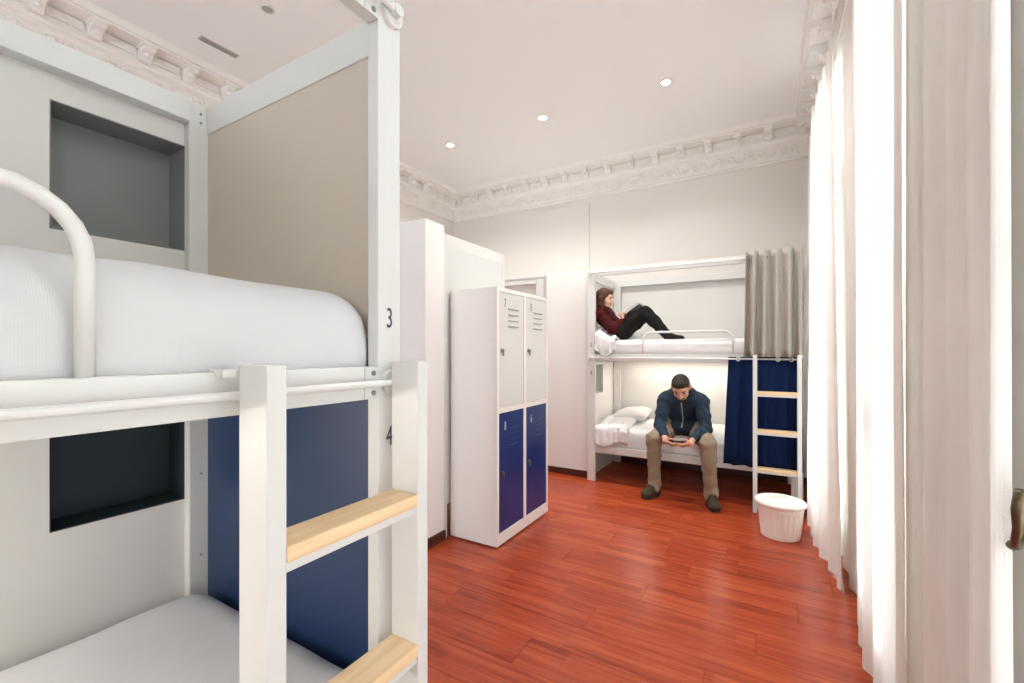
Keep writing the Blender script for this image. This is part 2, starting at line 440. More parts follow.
def fuse(name, sdf, vox, m, parent, blend=.02, label=None, wrinkle=0):
    lo = np.full(3, 1e9); hi = -lo; ext = []
    for q in sdf.p:
        if q[0] == 'e': r = np.full(3, q[2].max()); a, b = q[1] - r, q[1] + r
        else: r = max(q[3], q[4]); a, b = np.minimum(q[1], q[2]) - r, np.maximum(q[1], q[2]) + r
        ext.append((a, b)); lo = np.minimum(lo, a); hi = np.maximum(hi, b)
    pad = 4 * vox; lo = lo - pad; n = np.ceil((hi + pad - lo) / vox).astype(int) + 1
    G = np.full(n, .08, np.float32)
    ax = [lo[i] + vox * np.arange(n[i]) for i in range(3)]
    for q, (a, b) in zip(sdf.p, ext):
        k = q[-1] if q[-1] is not None else blend
        mg = k + 2 * vox
        i0 = np.maximum(0, ((a - mg - lo) / vox).astype(int)); i1 = np.minimum(n, ((b + mg - lo) / vox).astype(int) + 2)
        sl = tuple(slice(i0[i], i1[i]) for i in range(3))
        X = np.stack(np.meshgrid(*[ax[i][sl[i]] for i in range(3)], indexing='ij'), -1)
        if q[0] == 'e':
            P_ = (X - q[1]) @ q[3]; k0 = np.linalg.norm(P_ / q[2], axis=-1); k1 = np.linalg.norm(P_ / q[2] ** 2, axis=-1)
            d = np.where(k1 > 1e-6, k0 * (k0 - 1) / np.maximum(k1, 1e-6), -q[2].min())
        else:
            ba = q[2] - q[1]; L2 = max(ba @ ba, 1e-12); pa = X - q[1]; t = np.clip(pa @ ba / L2, 0, 1)
            d = np.linalg.norm(pa - t[..., None] * ba, axis=-1) - (q[3] + (q[4] - q[3]) * t)
        g = G[sl]; h = np.clip(.5 + .5 * (d - g) / k, 0, 1)
        G[sl] = d + (g - d) * h - k * h * (1 - h)
    if wrinkle:
        X, Y, Z = np.meshgrid(*ax, indexing='ij')
        band = np.abs(G) < 4 * wrinkle
        x, y, z = X[band], Y[band], Z[band]
        w_ = np.sin(x * 31 + 2.2 * np.sin(z * 23 + y * 9)) * np.sin(z * 47 + 3 * np.sin(x * 17 + y * 21)) + .6 * np.sin(y * 53 + z * 71 + 2 * np.sin(x * 37))
        G[band] += wrinkle * w_ * .6
    S = G < 0
    cells = tuple(x - 1 for x in G.shape)
    acc = np.zeros(cells + (3,), np.float32); cnt = np.zeros(cells, np.float32)
    for axis in range(3):
        o1, o2 = [i for i in range(3) if i != axis]
        for u in (0, 1):
            for v in (0, 1):
                s0 = [None] * 3; s0[axis] = slice(0, cells[axis]); s0[o1] = slice(u, cells[o1] + u); s0[o2] = slice(v, cells[o2] + v)
                s1 = list(s0); s1[axis] = slice(1, cells[axis] + 1)
                A, B = G[tuple(s0)], G[tuple(s1)]; c = (A < 0) != (B < 0)
                t = np.where(c, A / np.where(c, A - B, 1), 0)
                acc[..., axis] += t * c; acc[..., o1] += u * c; acc[..., o2] += v * c; cnt += c
    act = cnt > 0; idx = np.full(cells, -1, np.int64); idx[act] = np.arange(act.sum())
    co = (np.argwhere(act) + acc[act] / cnt[act][:, None]) * vox + lo
    faces = []
    for axis in range(3):
        o1, o2 = (axis + 1) % 3, (axis + 2) % 3
        s0 = [slice(1, c) for c in cells]; s0[axis] = slice(0, cells[axis]); s1 = list(s0); s1[axis] = slice(1, cells[axis] + 1)
        A, B = S[tuple(s0)], S[tuple(s1)]
        for flag, rev in ((A & ~B, False), (B & ~A, True)):
            e = np.argwhere(flag)
            if not len(e): continue
            off = np.ones(3, int); off[axis] = 0; e = e + off
            def at(da, db):
                q_ = e.copy(); q_[:, o1] -= da; q_[:, o2] -= db; return idx[tuple(q_.T)]
            f = np.stack([at(1, 1), at(0, 1), at(0, 0), at(1, 0)], 1)
            faces.append(f[:, ::-1] if rev else f)
    f = np.concatenate(faces)
    out = bpy.data.meshes.new(name)
    out.vertices.add(len(co)); out.vertices.foreach_set('co', co.astype(np.float32).ravel())
    out.loops.add(f.size); out.loops.foreach_set('vertex_index', f.ravel().astype(np.int32))
    out.polygons.add(len(f)); out.polygons.foreach_set('loop_start', np.arange(0, f.size, 4, dtype=np.int32))
    out.update(calc_edges=True); out.validate()
    return obj(name, out, m, parent, smooth=True, label=label)

# ================================================================== SETTING
# floor of laminate boards laid across the room
fl = box('floor', XL, XR, YF, YB, -.06, -.014, 'base', bev=0, kind='structure', label='red brown wood laminate floor of long boards', )
PW, PL = .193, 1.29
pm = bpy.data.meshes.new('plank'); b_ = bmesh.new(); bbox(b_, 0, PL - .0012, 0, PW - .0012, -.014, 0, 0)
bmesh.ops.bevel(b_, geom=[e for e in b_.edges if all(abs(v.co.z) < 1e-5 for v in e.verts)], offset=.0012, segments=1, affect='EDGES')
b_.to_mesh(pm); b_.free(); pm.materials.append(M['floor'])
row = 0; y = YF
cut = {}
while y < YB - .001:
    off = (row * .43) % 1.0 * PL
    x = XL - off
    while x < XR - .001:
        a, b = max(x, XL), min(x + PL, XR); ww = min(PW, YB - y)
        if b - a > .02:
            if b - a > PL - .001 and ww > PW - .001: me = pm
            else:
                bm = bmesh.new(); bbox(bm, a - x, b - x - .0012, 0, ww - .0012, -.014, 0, 0)
                me = bpy.data.meshes.new('plank'); bm.to_mesh(me); bm.free(); me.materials.append(M['floor'])
            o = bpy.data.objects.new('plank', me); COL.objects.link(o); o.parent = fl; o.location = (x, y, 0)
        x += PL
    y += PW; row += 1

box('ceiling', XL - .3, XR + .3, YF - .3, YB + .3, ZC, ZC + .12, 'ceil', bev=0, kind='structure')
box('wall_left', XL - .2, XL, YF - .2, YB + .2, -.06, ZC, 'wall', bev=0, kind='structure')
wb = box('wall_back', XL, XR + .3, YB, YB + .2, -.06, ZC, 'wall', bev=0, kind='structure')
bm = bmesh.new(); xs = [XL]
for a, b in sorted(WIN_FILL): xs += [a, b]
xs.append(XR + .3)
for i in range(0, len(xs), 2): bbox(bm, xs[i], xs[i + 1], YF - .2, YF, -.06, ZC)
for a, b in WIN_FILL: bbox(bm, a, b, YF - .2, YF, ZWIN, ZC); bbox(bm, a, b, YF - .2, YF, -.06, .03)
obj('wall_front', bm, 'wall', kind='structure')
# raised plaster field on the left half of the back wall
box('plaster_field', XL, -2.03, YB - .022, YB, 2.24, 3.285, 'wall', wb, bev=.006)
# right wall with openings
bm = bmesh.new(); ys = [YF]
for a, b in sorted(WIN): ys += [a, b]
ys.append(YB)
for i in range(0, len(ys), 2): bbox(bm, XR, XR + .3, ys[i], ys[i + 1], -.06, ZC)
for a, b in WIN: bbox(bm, XR, XR + .3, a, b, ZWIN, ZC); bbox(bm, XR, XR + .3, a, b, -.06, .03)
obj('wall_right', bm, 'wall', kind='structure')

# ---- cornices: moulded profile, brackets and relief ornament
PROF = [(0, 3.35), (.026, 3.35), (.034, 3.362), (.026, 3.376), (.018, 3.385), (.018, 3.545), (.03, 3.552), (.05, 3.562), (.058, 3.578), (.058, 3.686), (.19, 3.690), (.195, 3.70), (.215, 3.70), (.22, 3.735), (.23, 3.75), (0, 3.75)]
bk = bmesh.new()      # scroll bracket: local x along wall, y out of the wall, z up
pro = [(0, .125), (.125, .125), (.132, .105), (.128, .082), (.112, .07), (.095, .074), (.075, .062), (.055, .03), (.04, .008), (.022, 0), (.006, .004), (0, .02)]
L0 = [bk.verts.new((-.036, p[0], p[1])) for p in pro]; L1 = [bk.verts.new((.036, p[0], p[1])) for p in pro]
bk.faces.new(L0); bk.faces.new(L1[::-1])
for i in range(len(pro)): bk.faces.new((L0[i], L1[i], L1[(i + 1) % len(pro)], L0[(i + 1) % len(pro)]))
bbox(bk, -.046, .046, 0, .14, .112, .13)
add_ell(bk, (0, .07, .05), (.022, .02, .03), None, 8); add_ell(bk, (0, .122, .085), (.04, .014, .014), None, 8)
bmesh.ops.recalc_face_normals(bk, faces=bk.faces)
bkm = bpy.data.meshes.new('bracket'); bk.to_mesh(bkm); bk.free(); bkm.materials.append(M['plaster'])
orn = bmesh.new()     # rosette with two leaf scrolls
add_ell(orn, (0, .006, 0), (.016, .012, .016), None, 10)
for k in range(6):
    a = k * math.pi / 3; add_ell(orn, (.026 * math.cos(a), .004, .026 * math.sin(a)), (.013, .008, .013), None, 8)
for s in (-1, 1):
    for k in range(5):
        t = k / 4; add_ell(orn, (s * (.05 + .085 * t), .003, .026 * math.sin(t * 5 + (s > 0))), (.021 - .008 * t, .009, .015), Matrix.Rotation(s * (.6 - t * 1.7), 3, 'Y'), 8)
    orn_t = [(s * (.05 + .03 * math.cos(q * .8)), .003, -.018 + .026 * math.sin(q * .8)) for q in range(6)]
    tube(orn, orn_t, .0055, 6)
ornm = bpy.data.meshes.new('ornament'); orn.to_mesh(ornm); orn.free(); ornm.materials.append(M['plaster'])
cof = bmesh.new()     # framed coffer between brackets
bbox(cof, -.095, .095, .006, .016, .035, .1, .003); add_ell(cof, (0, .014, .068), (.045, .012, .02), None, 10)
cofm = bpy.data.meshes.new('coffer'); cof.to_mesh(cofm); cof.free(); cofm.materials.append(M['plaster'])

def cornice(name, p0, p1, nrm, mitre0, mitre1, start=.17):
    p0, p1 = Vector(p0), Vector(p1); d = (p1 - p0).normalized(); n = Vector(nrm)
    bm = bmesh.new(); A = []; B = []
    for pr, z in PROF:
        A.append(bm.verts.new(p0 + d * pr * mitre0 + n * pr + Vector((0, 0, z)))); B.append(bm.verts.new(p1 - d * pr * mitre1 + n * pr + Vector((0, 0, z))))
    for i in range(len(PROF) - 1): bm.faces.new((A[i], A[i + 1], B[i + 1], B[i]))
    bm.faces.new((A[-1], A[0], B[0], B[-1])); bm.faces.new(A[::-1]); bm.faces.new(B)
    bmesh.ops.recalc_face_normals(bm, faces=bm.faces)
    o = obj(name, bm, 'plaster', kind='structure')
    Lg = (p1 - p0).length; k = int((Lg - .3) / .29); sp = (Lg - .17 - start) / k
    rot = math.atan2(d.y, d.x)
    # local y must point out of the wall
    if Vector((-math.sin(rot), math.cos(rot), 0)).dot(n) < 0: rot += math.pi
    for i in range(k + 1):
        q = p0 + d * (start + sp * i)
        for me, z, on, cond in ((bkm, 3.585, .058, True), (ornm, 3.462, .018, i < k), (cofm, 3.585, .058, i < k)):
            if not cond: continue
            c = bpy.data.objects.new(me.name, me); COL.objects.link(c); c.parent = o
            qq = q + n * on + (d * sp / 2 if me is not bkm else Vector()); c.location = (qq.x, qq.y, z); c.rotation_euler = (0, 0, rot); c.scale = {bkm: (1, 1, .8), ornm: (1, 1.2, 1.45), cofm: (1, 1, .9)}[me]
    return o
cornice('trim_1', (XL, YF, 0), (XL, YB, 0), (1, 0, 0), 0, 1, .29)
cornice('trim_2', (XL, YB, 0), (XR, YB, 0), (0, -1, 0), 1, 1)
cornice('trim_3', (XR, YB, 0), (XR, YF, 0), (-1, 0, 0), 1, 0)

# ---- windows: tall double-leaf casements with a transom light
def window(i, a, b, mid=None, wall_x=XR):
    xi, xo = wall_x - .01, wall_x + .055
    bm = bmesh.new()
    for q0, q1 in ((a, a + .05), (b - .05, b)): bbox(bm, xi, xo, q0, q1, .03, ZWIN)
    bbox(bm, xi, xo, a + .05, b - .05, ZWIN - .05, ZWIN); bbox(bm, xi, xo, a + .05, b - .05, 2.48, 2.55); bbox(bm, xi, xo, a + .05, b - .05, .03, .06)
    fr = obj('window_%d' % i, bm, 'white', kind='structure')
    mid = mid or (a + b) / 2
    box('pane', xi + .03, xi + .036, a + .05, b - .05, 2.55, ZWIN - .05, 'glass', fr, 0)
    for (p, q) in ((a + .05, mid), (mid, b - .05)) if mid < b - .15 else ((a + .05, b - .05),):
        bm = bmesh.new(); x0, x1 = xi - .006, xi + .045
        bbox(bm, x0, x1, p, p + .075, .06, 2.48, .004); bbox(bm, x0, x1, q - .075, q, .06, 2.48, .004)
        bbox(bm, x0, x1, p + .07, q - .07, .06, .26); bbox(bm, x0, x1, p + .07, q - .07, 2.40, 2.48); bbox(bm, x0, x1, p + .07, q - .07, 1.5, 1.54)
        lf = obj('leaf', bm, 'white', fr)
        box('pane', xi + .02, xi + .026, p + .07, q - .07, .25, 2.42, 'glass', lf, 0)
    # cremone lever on the meeting stile
    hy = mid + .03
    bm = bmesh.new(); bbox(bm, xi - .014, xi - .006, hy - .018, hy + .018, .98, 1.16, .004)
    tube(bm, [(xi - .012, hy, 1.10), (xi - .05, hy, 1.10)], .011, 10)
    tube(bm, [(xi - .05, hy, 1.115), (xi - .052, hy + .006, 1.08), (xi - .05, hy + .012, 1.045), (xi - .048, hy + .03, 1.012), (xi - .045, hy + .062, .998), (xi - .043, hy + .09, 1.003)], [.012, .012, .010, .009, .010, .007], 10)
    obj('handle', bm, 'bronze', fr, smooth=True)
    return fr
for i, (a, b) in enumerate(WIN): window(i + 1, a, b, 1.08 if i == 2 else None)
for i, (a, b) in enumerate(WIN_FILL):      # the same casements added in the front wall for fill light, turned a quarter
    f = window(i + 5, a, b, wall_x=-YF); f.rotation_euler = (0, 0, R(-90)); f.location = (0, 0, 0)
    for me in {f.data}: pass

# ---- partition with niches behind the near bunk (faces +x)
XP = -1.675
def niche_wall(name, face, axis_lo, axis_hi, back, top, holes, lo_z=0, paint='panel'):
    """wall slab in the plane x=face going back to x=face-back; holes = (y0,y1,z0,z1,mat,depth)"""
    ysx = sorted({axis_lo, axis_hi, *[h[0] for h in holes], *[h[1] for h in holes]})
    bm = bmesh.new()
    for a, b in zip(ysx, ysx[1:]):
        zs = [lo_z]; cols = [h for h in holes if h[0] <= a and h[1] >= b]
        for h in sorted(cols, key=lambda h: h[2]): zs += [h[2], h[3]]
        zs.append(top)
        for i in range(0, len(zs), 2): bbox(bm, face - back, face, a, b, zs[i], zs[i + 1])
        for h in cols: bbox(bm, face - back, face - h[5] - .004, a, b, h[2], h[3])
    bmesh.ops.remove_doubles(bm, verts=bm.verts, dist=1e-5)
    o = obj(name, bm, paint, kind='structure')
    for (y0, y1, z0, z1, m, d) in holes:
        bm = bmesh.new(); t = .003; x0, x1 = face - d, face - .0005
        bbox(bm, x0 - t, x0, y0, y1, z0, z1); bbox(bm, x0, x1, y0, y0 + t, z0, z1); bbox(bm, x0, x1, y1 - t, y1, z0, z1)
        bbox(bm, x0, x1, y0, y1, z0, z0 + t); bbox(bm, x0, x1, y0, y1, z1 - t, z1)
        obj('niche', bm, m, o)
    return o
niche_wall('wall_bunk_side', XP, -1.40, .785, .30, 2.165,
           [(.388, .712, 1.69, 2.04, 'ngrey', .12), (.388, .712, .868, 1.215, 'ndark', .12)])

# ---- pier beside the lockers
box('wall_pier', -4.0, -2.03, 2.285, 2.485, 0, 2.265, 'panel2', bev=.002, kind='structure')
def skirting(name, x0, x1, y0, y1, h=.07):
    bm = bmesh.new(); bbox(bm, x0, x1, y0, y1, 0, h, .003); obj(name, bm, 'base', kind='structure')
skirting('baseboard_pier', -2.03, -2.016, 2.275, 2.487); skirting('baseboard_pier_side', -3.9, -2.03, 2.271, 2.285)
skirting('baseboard_left', XL, XL + .014, YF, YB)
# ---- closet block at the back left
ZK = 2.225
niche_wall('wall_closet', -1.672, 4.47, YB - .001, .5, ZK, [(4.59, 4.92, .885, 1.205, 'lgrey', .11)], paint='panel2')
box('wall_closet_door_side', -3.35, -2.172, 4.55, YB - .001, 0, ZK, 'panel2', bev=.002, kind='structure')
dr = box('door_1', -2.98, -2.322, 4.53, 4.55, .01, 2.13, 'wall', bev=.003, kind='structure')
bm = bmesh.new(); bbox(bm, -2.90, -2.40, 4.518, 4.532, 1.15, 2.03, .006); obj('door_panel', bm, 'panel', dr)
bm = bmesh.new(); bbox(bm, -2.90, -2.40, 4.518, 4.532, .18, 1.02, .006); obj('door_panel', bm, 'panel', dr)
bm = bmesh.new(); tube(bm, [(-2.37, 4.53, 1.02), (-2.37, 4.48, 1.02), (-2.46, 4.48, 1.02)], .009, 8); obj('door_handle', bm, 'chrome', dr, smooth=True)
bm = bmesh.new()
bbox(bm, -2.322, -2.225, 4.495, 4.55, 0, ZK, .006); bbox(bm, -3.075, -2.98, 4.495, 4.55, 0, ZK, .006); bbox(bm, -2.98, -2.322, 4.495, 4.55, 2.13, ZK, .006)
bbox(bm, -3.085, -2.215, 4.488, 4.55, ZK - .03, ZK + .006, .004)
obj('trim_4', bm, 'white', kind='structure')
skirting('baseboard_closet', -2.20, -1.672, 4.456, 4.47)
# panelling behind the far bunk
box('wall_bunk_back', -1.672, XR, 5.33, YB - .001, 0, 2.2, 'panel', bev=0, kind='structure')
skirting('baseboard_back', -1.672, XR, 5.316, 5.33, .08)

# ================================================================== BUNKS
def bunk(name, loc, rz, label, L, D, head, zt, guard, nums, panels, pw=.07, zg=1.565, base_lo=.30):
    """local x: length, y: 0 front .. D rear"""
    t = empty(name, loc, rz, label, 'bunk bed')
    T = .034; W = 'white'
    hs = 0 if head == 'start' else L
    for x in (0, L - pw):
        for y in (0, D - T): box('post', x, x + pw, y, y + T, 0, zt, W, t)
    for z0, z1, nm in ((1.252, 1.325, 'side_rail'), (base_lo, base_lo + .072, 'side_rail')):
        box(nm, pw, L - pw, 0, .024, z0, z1, W, t); box(nm, pw, L - pw, D - .024, D, z0, z1, W, t)
        box('bed_base', pw, L - pw, .024, D - .024, z0 + .01, z0 + .04, W, t, bev=0)
        for x in (0, L - pw):
            box('end_rail', x + .02, x + .05, T, D - T, z0, z1, W, t)
    box('top_rail', pw, L - pw, 0, T, zt - .068, zt - .002, W, t); box('top_rail', pw, L - pw, D - .045, D, zt - .07, zt, W, t)
    for x in (0, L - pw):
        inner = x + .04 if x else pw - .055
        box('top_beam', x + (pw - .017 if x else .001), x + (pw - .001 if x else .017), T, D - T, zt - .092, zt, W, t)
    if panels:
        hx = L - .013 if head == 'end' else .003
        box('headboard', hx, hx + .010, T, D - T, 1.28, zt - .092, panels[0], t, bev=0, label='grey headboard panel of the upper berth')
        box('headboard', hx, hx + .010, T, D - T, base_lo - .06, 1.28, panels[1], t, bev=0, label='navy headboard panel of the lower berth')
    # guard tube on the upper berth
    if guard:
        g0, g1 = guard; zb, r = 1.325, .085; pts = [(g0, .012, zb), (g0, .012, zg - r)]
        for k in range(1, 7): a = k * math.pi / 12; pts.append((g0 + r * (1 - math.cos(a)), .012, zg - r + r * math.sin(a)))
        for k in range(0, 7): a = k * math.pi / 12; pts.append((g1 - r + r * math.sin(a), .012, zg - r + r * math.cos(a)))
        pts.append((g1, .012, zb))
        bm = bmesh.new(); tube(bm, pts, .0108, 12); obj('guard_rail', bm, 'whitem', t, smooth=True)
    # curtain rods with round sockets
    for z in (1.287, zt - .035):
        cyl('curtain_rod', (.03, -.021, z), (L - .03, -.021, z), .0075, 'whitem', t, 12, smooth=False)
        for x in (pw * .45, L - pw * .45):
            bm = bmesh.new(); tube(bm, [(x, 0, z), (x, -.010, z), (x, -.012, z)], [.030, .030, .027], 20); tube(bm, [(x, -.01, z), (x, -.03, z)], .013, 12)
            obj('rod_socket', bm, 'whitem', t)
    # joint plates with bolt heads
    for x in (pw, L - pw):
        s = 1 if x == pw else -1
        for z in (1.288, zt - .036):
            box('joint_plate', min(x, x + s * .04), max(x, x + s * .04), -.0025, 0, z - .034, z + .034, W, t, bev=.001)
            for dz in (-.022, .022):
                cyl('bolt', (x + s * .016, -.005, z + dz), (x + s * .016, -.002, z + dz), .006, 'chrome', t, 10)
    for x in (0, L - pw):
        for z in (zt - .03, zt - .06, .68, .95):
            cyl('bolt', (x + pw * .5, D - T - .003, z), (x + pw * .5, D - T, z), .004, 'chrome', t, 8)
    for s, z in nums:
        xx = L - pw / 2 if head == 'end' else pw / 2
        text('number', s, .066, t, 'ink', (xx, -.0005, z), (R(90), 0, 0), .62, 'dark slate number %s' % s)
    return t

LN, DN = 2.068, .909
near = bunk('bunk_bed', (-.766, .772 - LN, 0), R(90), 'large white bunk bed in the foreground numbered 3 and 4', LN, DN, 'end', 2.18, (.35, 1.509),
            (('3', 1.414), ('4', 1.14)), ('grey', 'navy'), pw=.068)
far = bunk('bunk_bed', (-1.663, 4.39, 0), 0, 'white bunk bed at the back wall with a person on each berth', 1.90, .93, 'start', 2.205, (.577, 1.374),
           (('5', 1.40), ('6', 1.115)), None, pw=.085, zg=1.54)
third = bunk('bunk_bed', (-2.03, 3.325, 0), R(180), 'white bunk bed standing behind the tall locker', 1.95, .84, 'start', 2.21, None, (), ('lgrey', 'lgrey'), pw=.05)

def ladder(loc, rz, label, w, zt, treads, dp=.079):
    """local x along the bed, y: 0 (bed side) .. -dp (room side)"""
    t = empty('bed_ladder', loc, rz, label, 'ladder')
    for x in (0, w - .032): box('stile', x, x + .032, -dp, 0, 0, zt, 'white', t)
    for z in treads:
        rg = box('rung', .032, w - .032, -dp + .004, -.004, z - .042, z - .026, 'white', t, bev=.001)
        box('tread', .032, w - .032, -dp - .001, -.001, z - .026, z, 'pine', rg, bev=.004, label='pale pine tread')
    for x in (-.022, w): box('hook', x, x + .022, 0.004, .05, zt - .02, zt - .007, 'whitem', t, bev=.002); 
    return t
ladder((-.739, .387, 0), R(90), 'white ladder with pine treads leaning on the foreground bunk', .364, 1.337, (1.048, .721, .394, .09))
ladder((-.128, 4.292, 0), 0, 'white ladder with pine treads beside the cream bin', .348, 1.325, (1.018, .698, .378, .08))

# ---- bedding
def bed_obj(name, bm, m, loc, rz, label, cat, group=None):
    o = obj(name, bm, m, None, label, cat, group, smooth=True); o.location = loc; o.rotation_euler = (0, 0, rz); return o
NB = (-.766, .772 - LN, 0)
bed_obj('mattress', puffy(.075, 2.053, .026, .872, 1.293, 1.512, .108, .02, .005, 3, 70, 30, rb=.004), 'waffle', NB, R(90), 'thick white waffle covered mattress on the upper berth numbered 3', 'mattress')
bed_obj('mattress', puffy(.075, 2.05, .026, .872, .342, .615, .09, .02, .004, 9, 70, 30), 'waffle', NB, R(90), 'white waffle covered mattress on the lower berth numbered 4', 'mattress')
FB = (-1.663, 4.39, 0)
bed_obj('mattress', puffy(.09, 1.81, .004, .90, 1.318, 1.478, .05, .012, .004, 5, 50, 24), 'sheet', FB, 0, 'white mattress under the reclining person in maroon', 'mattress')
bed_obj('mattress', puffy(.09, 1.81, .026, .90, .342, .575, .06, .012, .005, 6, 50, 24), 'sheet', FB, 0, 'white mattress the person in blue is sitting on', 'mattress')

def put_pillow(L, W, H, loc, rot, label, seed):
    o = obj('pillow', pillow(L, W, H, seed), 'sheet', None, label, 'pillow', smooth=True); o.location = loc; o.rotation_euler = rot; return o
put_pillow(.40, .62, .15, (-1.36, 4.98, .635), (0, R(-8), R(6)), 'plump white pillow on the lower berth behind the folded duvet', 2)
put_pillow(.36, .50, .12, (-1.46, 5.02, 1.535), (0, R(-12), 0), 'white pillow behind the back of the reclining person', 4)

def lump(name, cx, cy, lx, ly, z0, h, label, cat, seed, power=3.0):
    """folded bedding: a rumpled soft heap with layered folds"""
    bm = bmesh.new(); n, m = 34, 26; g = {}
    for i in range(n + 1):
        for j in range(m + 1):
            a = -1 + 2 * i / n; b = -1 + 2 * j / m
            e = max(0, (1 - abs(a) ** power) * (1 - abs(b) ** power)) ** .45
            fold = .012 * math.sin(b * 9 + 2.5 * noise.noise(Vector((a * 1.5 + seed, b, 0)))) + .016 * noise.noise(Vector((a * 3 + seed, b * 4, 1)))
            g[(i, j)] = bm.verts.new((cx + a * lx / 2 * (1 + .03 * noise.noise(Vector((b * 3, seed, 0)))), cy + b * ly / 2 * (1 + .04 * noise.noise(Vector((a * 3, seed, 4)))), z0 + e * (h + fold)))
    for i in range(n):
        for j in range(m): bm.faces.new((g[(i, j)], g[(i + 1, j)], g[(i + 1, j + 1)], g[(i, j + 1)]))
    rim = [g[(i, 0)] for i in range(n + 1)] + [g[(n, j)] for j in range(1, m + 1)] + [g[(i, m)] for i in range(n - 1, -1, -1)] + [g[(0, j)] for j in range(m - 1, 0, -1)]
    low = [bm.verts.new((v.co.x, v.co.y, z0 - .005)) for v in rim]
    for i in range(len(rim)): bm.faces.new((rim[i], low[i], low[(i + 1) % len(rim)], rim[(i + 1) % len(rim)]))
    bm.faces.new(low[::-1]); bmesh.ops.recalc_face_normals(bm, faces=bm.faces)
    return obj(name, bm, 'sheet', None, label, cat, smooth=True)
# duvet turned over the front corner of each berth (hangs a little over the rail)
def overhang(name, x0, x1, zt, zb, yin, label, seed, out=.012, rise=0):
    bm = bmesh.new(); prof = []
    for k in range(9): prof.append((yin + (4.425 - yin) * k / 8, zt + .018 * math.sin(k * .7) - .004 * k, 0))
    for k in range(1, 6): a = k * math.pi / 10; prof.append((4.425 - (.035 + out) * math.sin(a), zt - .03 - .05 * (1 - math.cos(a)), .3))
    for k in range(1, 9): prof.append((4.425 - .035 - out, zt - .08 + (zb - zt + .08) * k / 8, 1))
    n = 30; g = []
    for i in range(n + 1):
        s = i / n; x = x0 + (x1 - x0) * s; row = []
        for (y, z, hang) in prof:
            f = .012 * math.sin(s * 16 + 2 * noise.noise(Vector((s * 4, z * 5, seed)))) * hang + .02 * noise.noise(Vector((s * 5 + seed, y * 7, z * 7)))
            edge = 1 - (1 - min(1, min(s, 1 - s) * 7)) ** 2
            row.append(bm.verts.new((x + .02 * noise.noise(Vector((y * 6, z * 6, seed + i * .02))), y - abs(f) * (hang > .2), z + rise * max(0, 1 - s * 1.4) * (1 - hang) + f * (1 - hang) - .03 * (1 - edge) * (1 - hang) + hang * .035 * math.sin(s * 6 + seed))))
        g.append(row)
    for a, b in zip(g, g[1:]):
        for j in range(len(prof) - 1): bm.faces.new((a[j], b[j], b[j + 1], a[j + 1]))
    bmesh.ops.recalc_face_normals(bm, faces=bm.faces)
    o = obj(name, bm, 'sheet', None, label, 'duvet', smooth=True)
    md = o.modifiers.new('thick', 'SOLIDIFY'); md.thickness = .02; md.offset = 0
    return o
overhang('duvet', -1.57, -1.24, .625, .40, 4.85, 'crumpled white duvet hanging over the corner of the lower berth', 3)
overhang('duvet', -1.57, -1.36, 1.53, 1.33, 4.62, 'crumpled white duvet beside the reclining person', 8, rise=.10)

# ---- bunk curtains on their rods
def bunk_curtain(x0t, x1t, x0b, x1b, z0, z1, folds, m, label, rings, zr, seed, a0=.014, a1=.03, y=4.366):
    o = empty('bunk_curtain', ((x0t + x1t) / 2, y, z0), 0, label, 'curtain')
    dx = (x0t + x1t) / 2
    bm = drape([(x0t - dx, 0), (x1t - dx, 0)], [(x0b - dx, -.030), (x1b - dx, -.030)], 0, z1 - z0, folds, a0, a1, seed, 16, 12)
    c = obj('cloth', bm, m, o, smooth=True); md = c.modifiers.new('thick', 'SOLIDIFY'); md.thickness = .003
    for x in rings:
        obj('eyelet', ringmesh((x - dx, -.02, zr - z0), (.55, 1, 0), .017, .005), 'chrome' if m == 'gcurt' else 'whitem', o, smooth=True)
    return o
bunk_curtain(-.185, .232, -.20, .236, 1.308, 2.225, 5, 'gcurt', 'grey pleated curtain of the upper berth drawn to the window side', (-.158, -.03), 2.17, 21, .032, .046, 4.338)
bunk_curtain(-.325, .232, -.365, .232, .352, 1.305, 5, 'ncurt', 'navy blue curtain of the lower berth behind the ladder', (-.245, .055, .15), 1.287, 9, .008, .030, 4.376)

# ================================================================== LOCKER
lk = empty('locker', (-1.815, 2.9375, 0), 0, 'tall white steel locker with two grey and two blue doors', 'locker')
def lb(name, x0, x1, y0, y1, z0, z1, m, p=lk, bev=.002, **k):
    return box(name, x0 + 1.815, x1 + 1.815, y0 - 2.9375, y1 - 2.9375, z0, z1, m, p, bev, **k)
LX = -1.613
bm = bmesh.new()
def lbb(*a): bbox(bm, a[0] + 1.815, a[1] + 1.815, a[2] - 2.9375, a[3] - 2.9375, a[4], a[5])
lbb(-2.015, LX - .02, 2.54, 3.335, .012, 1.80)
for (y0, y1, z0, z1) in ((2.54, 2.566, .012, 1.8), (3.309, 3.335, .012, 1.8), (2.918, 2.957, .012, 1.8), (2.566, 2.918, 1.772, 1.8), (2.957, 3.309, 1.772, 1.8), (2.566, 2.918, .925, .962), (2.957, 3.309, .925, .962), (2.566, 2.918, .012, .092), (2.957, 3.309, .012, .092)):
    lbb(LX - .021, LX, y0, y1, z0, z1)
obj('body', bm, 'lockw', lk)
lb('plinth', -2.0, LX - .01, 2.555, 3.32, 0, .013, 'sole', bev=0)
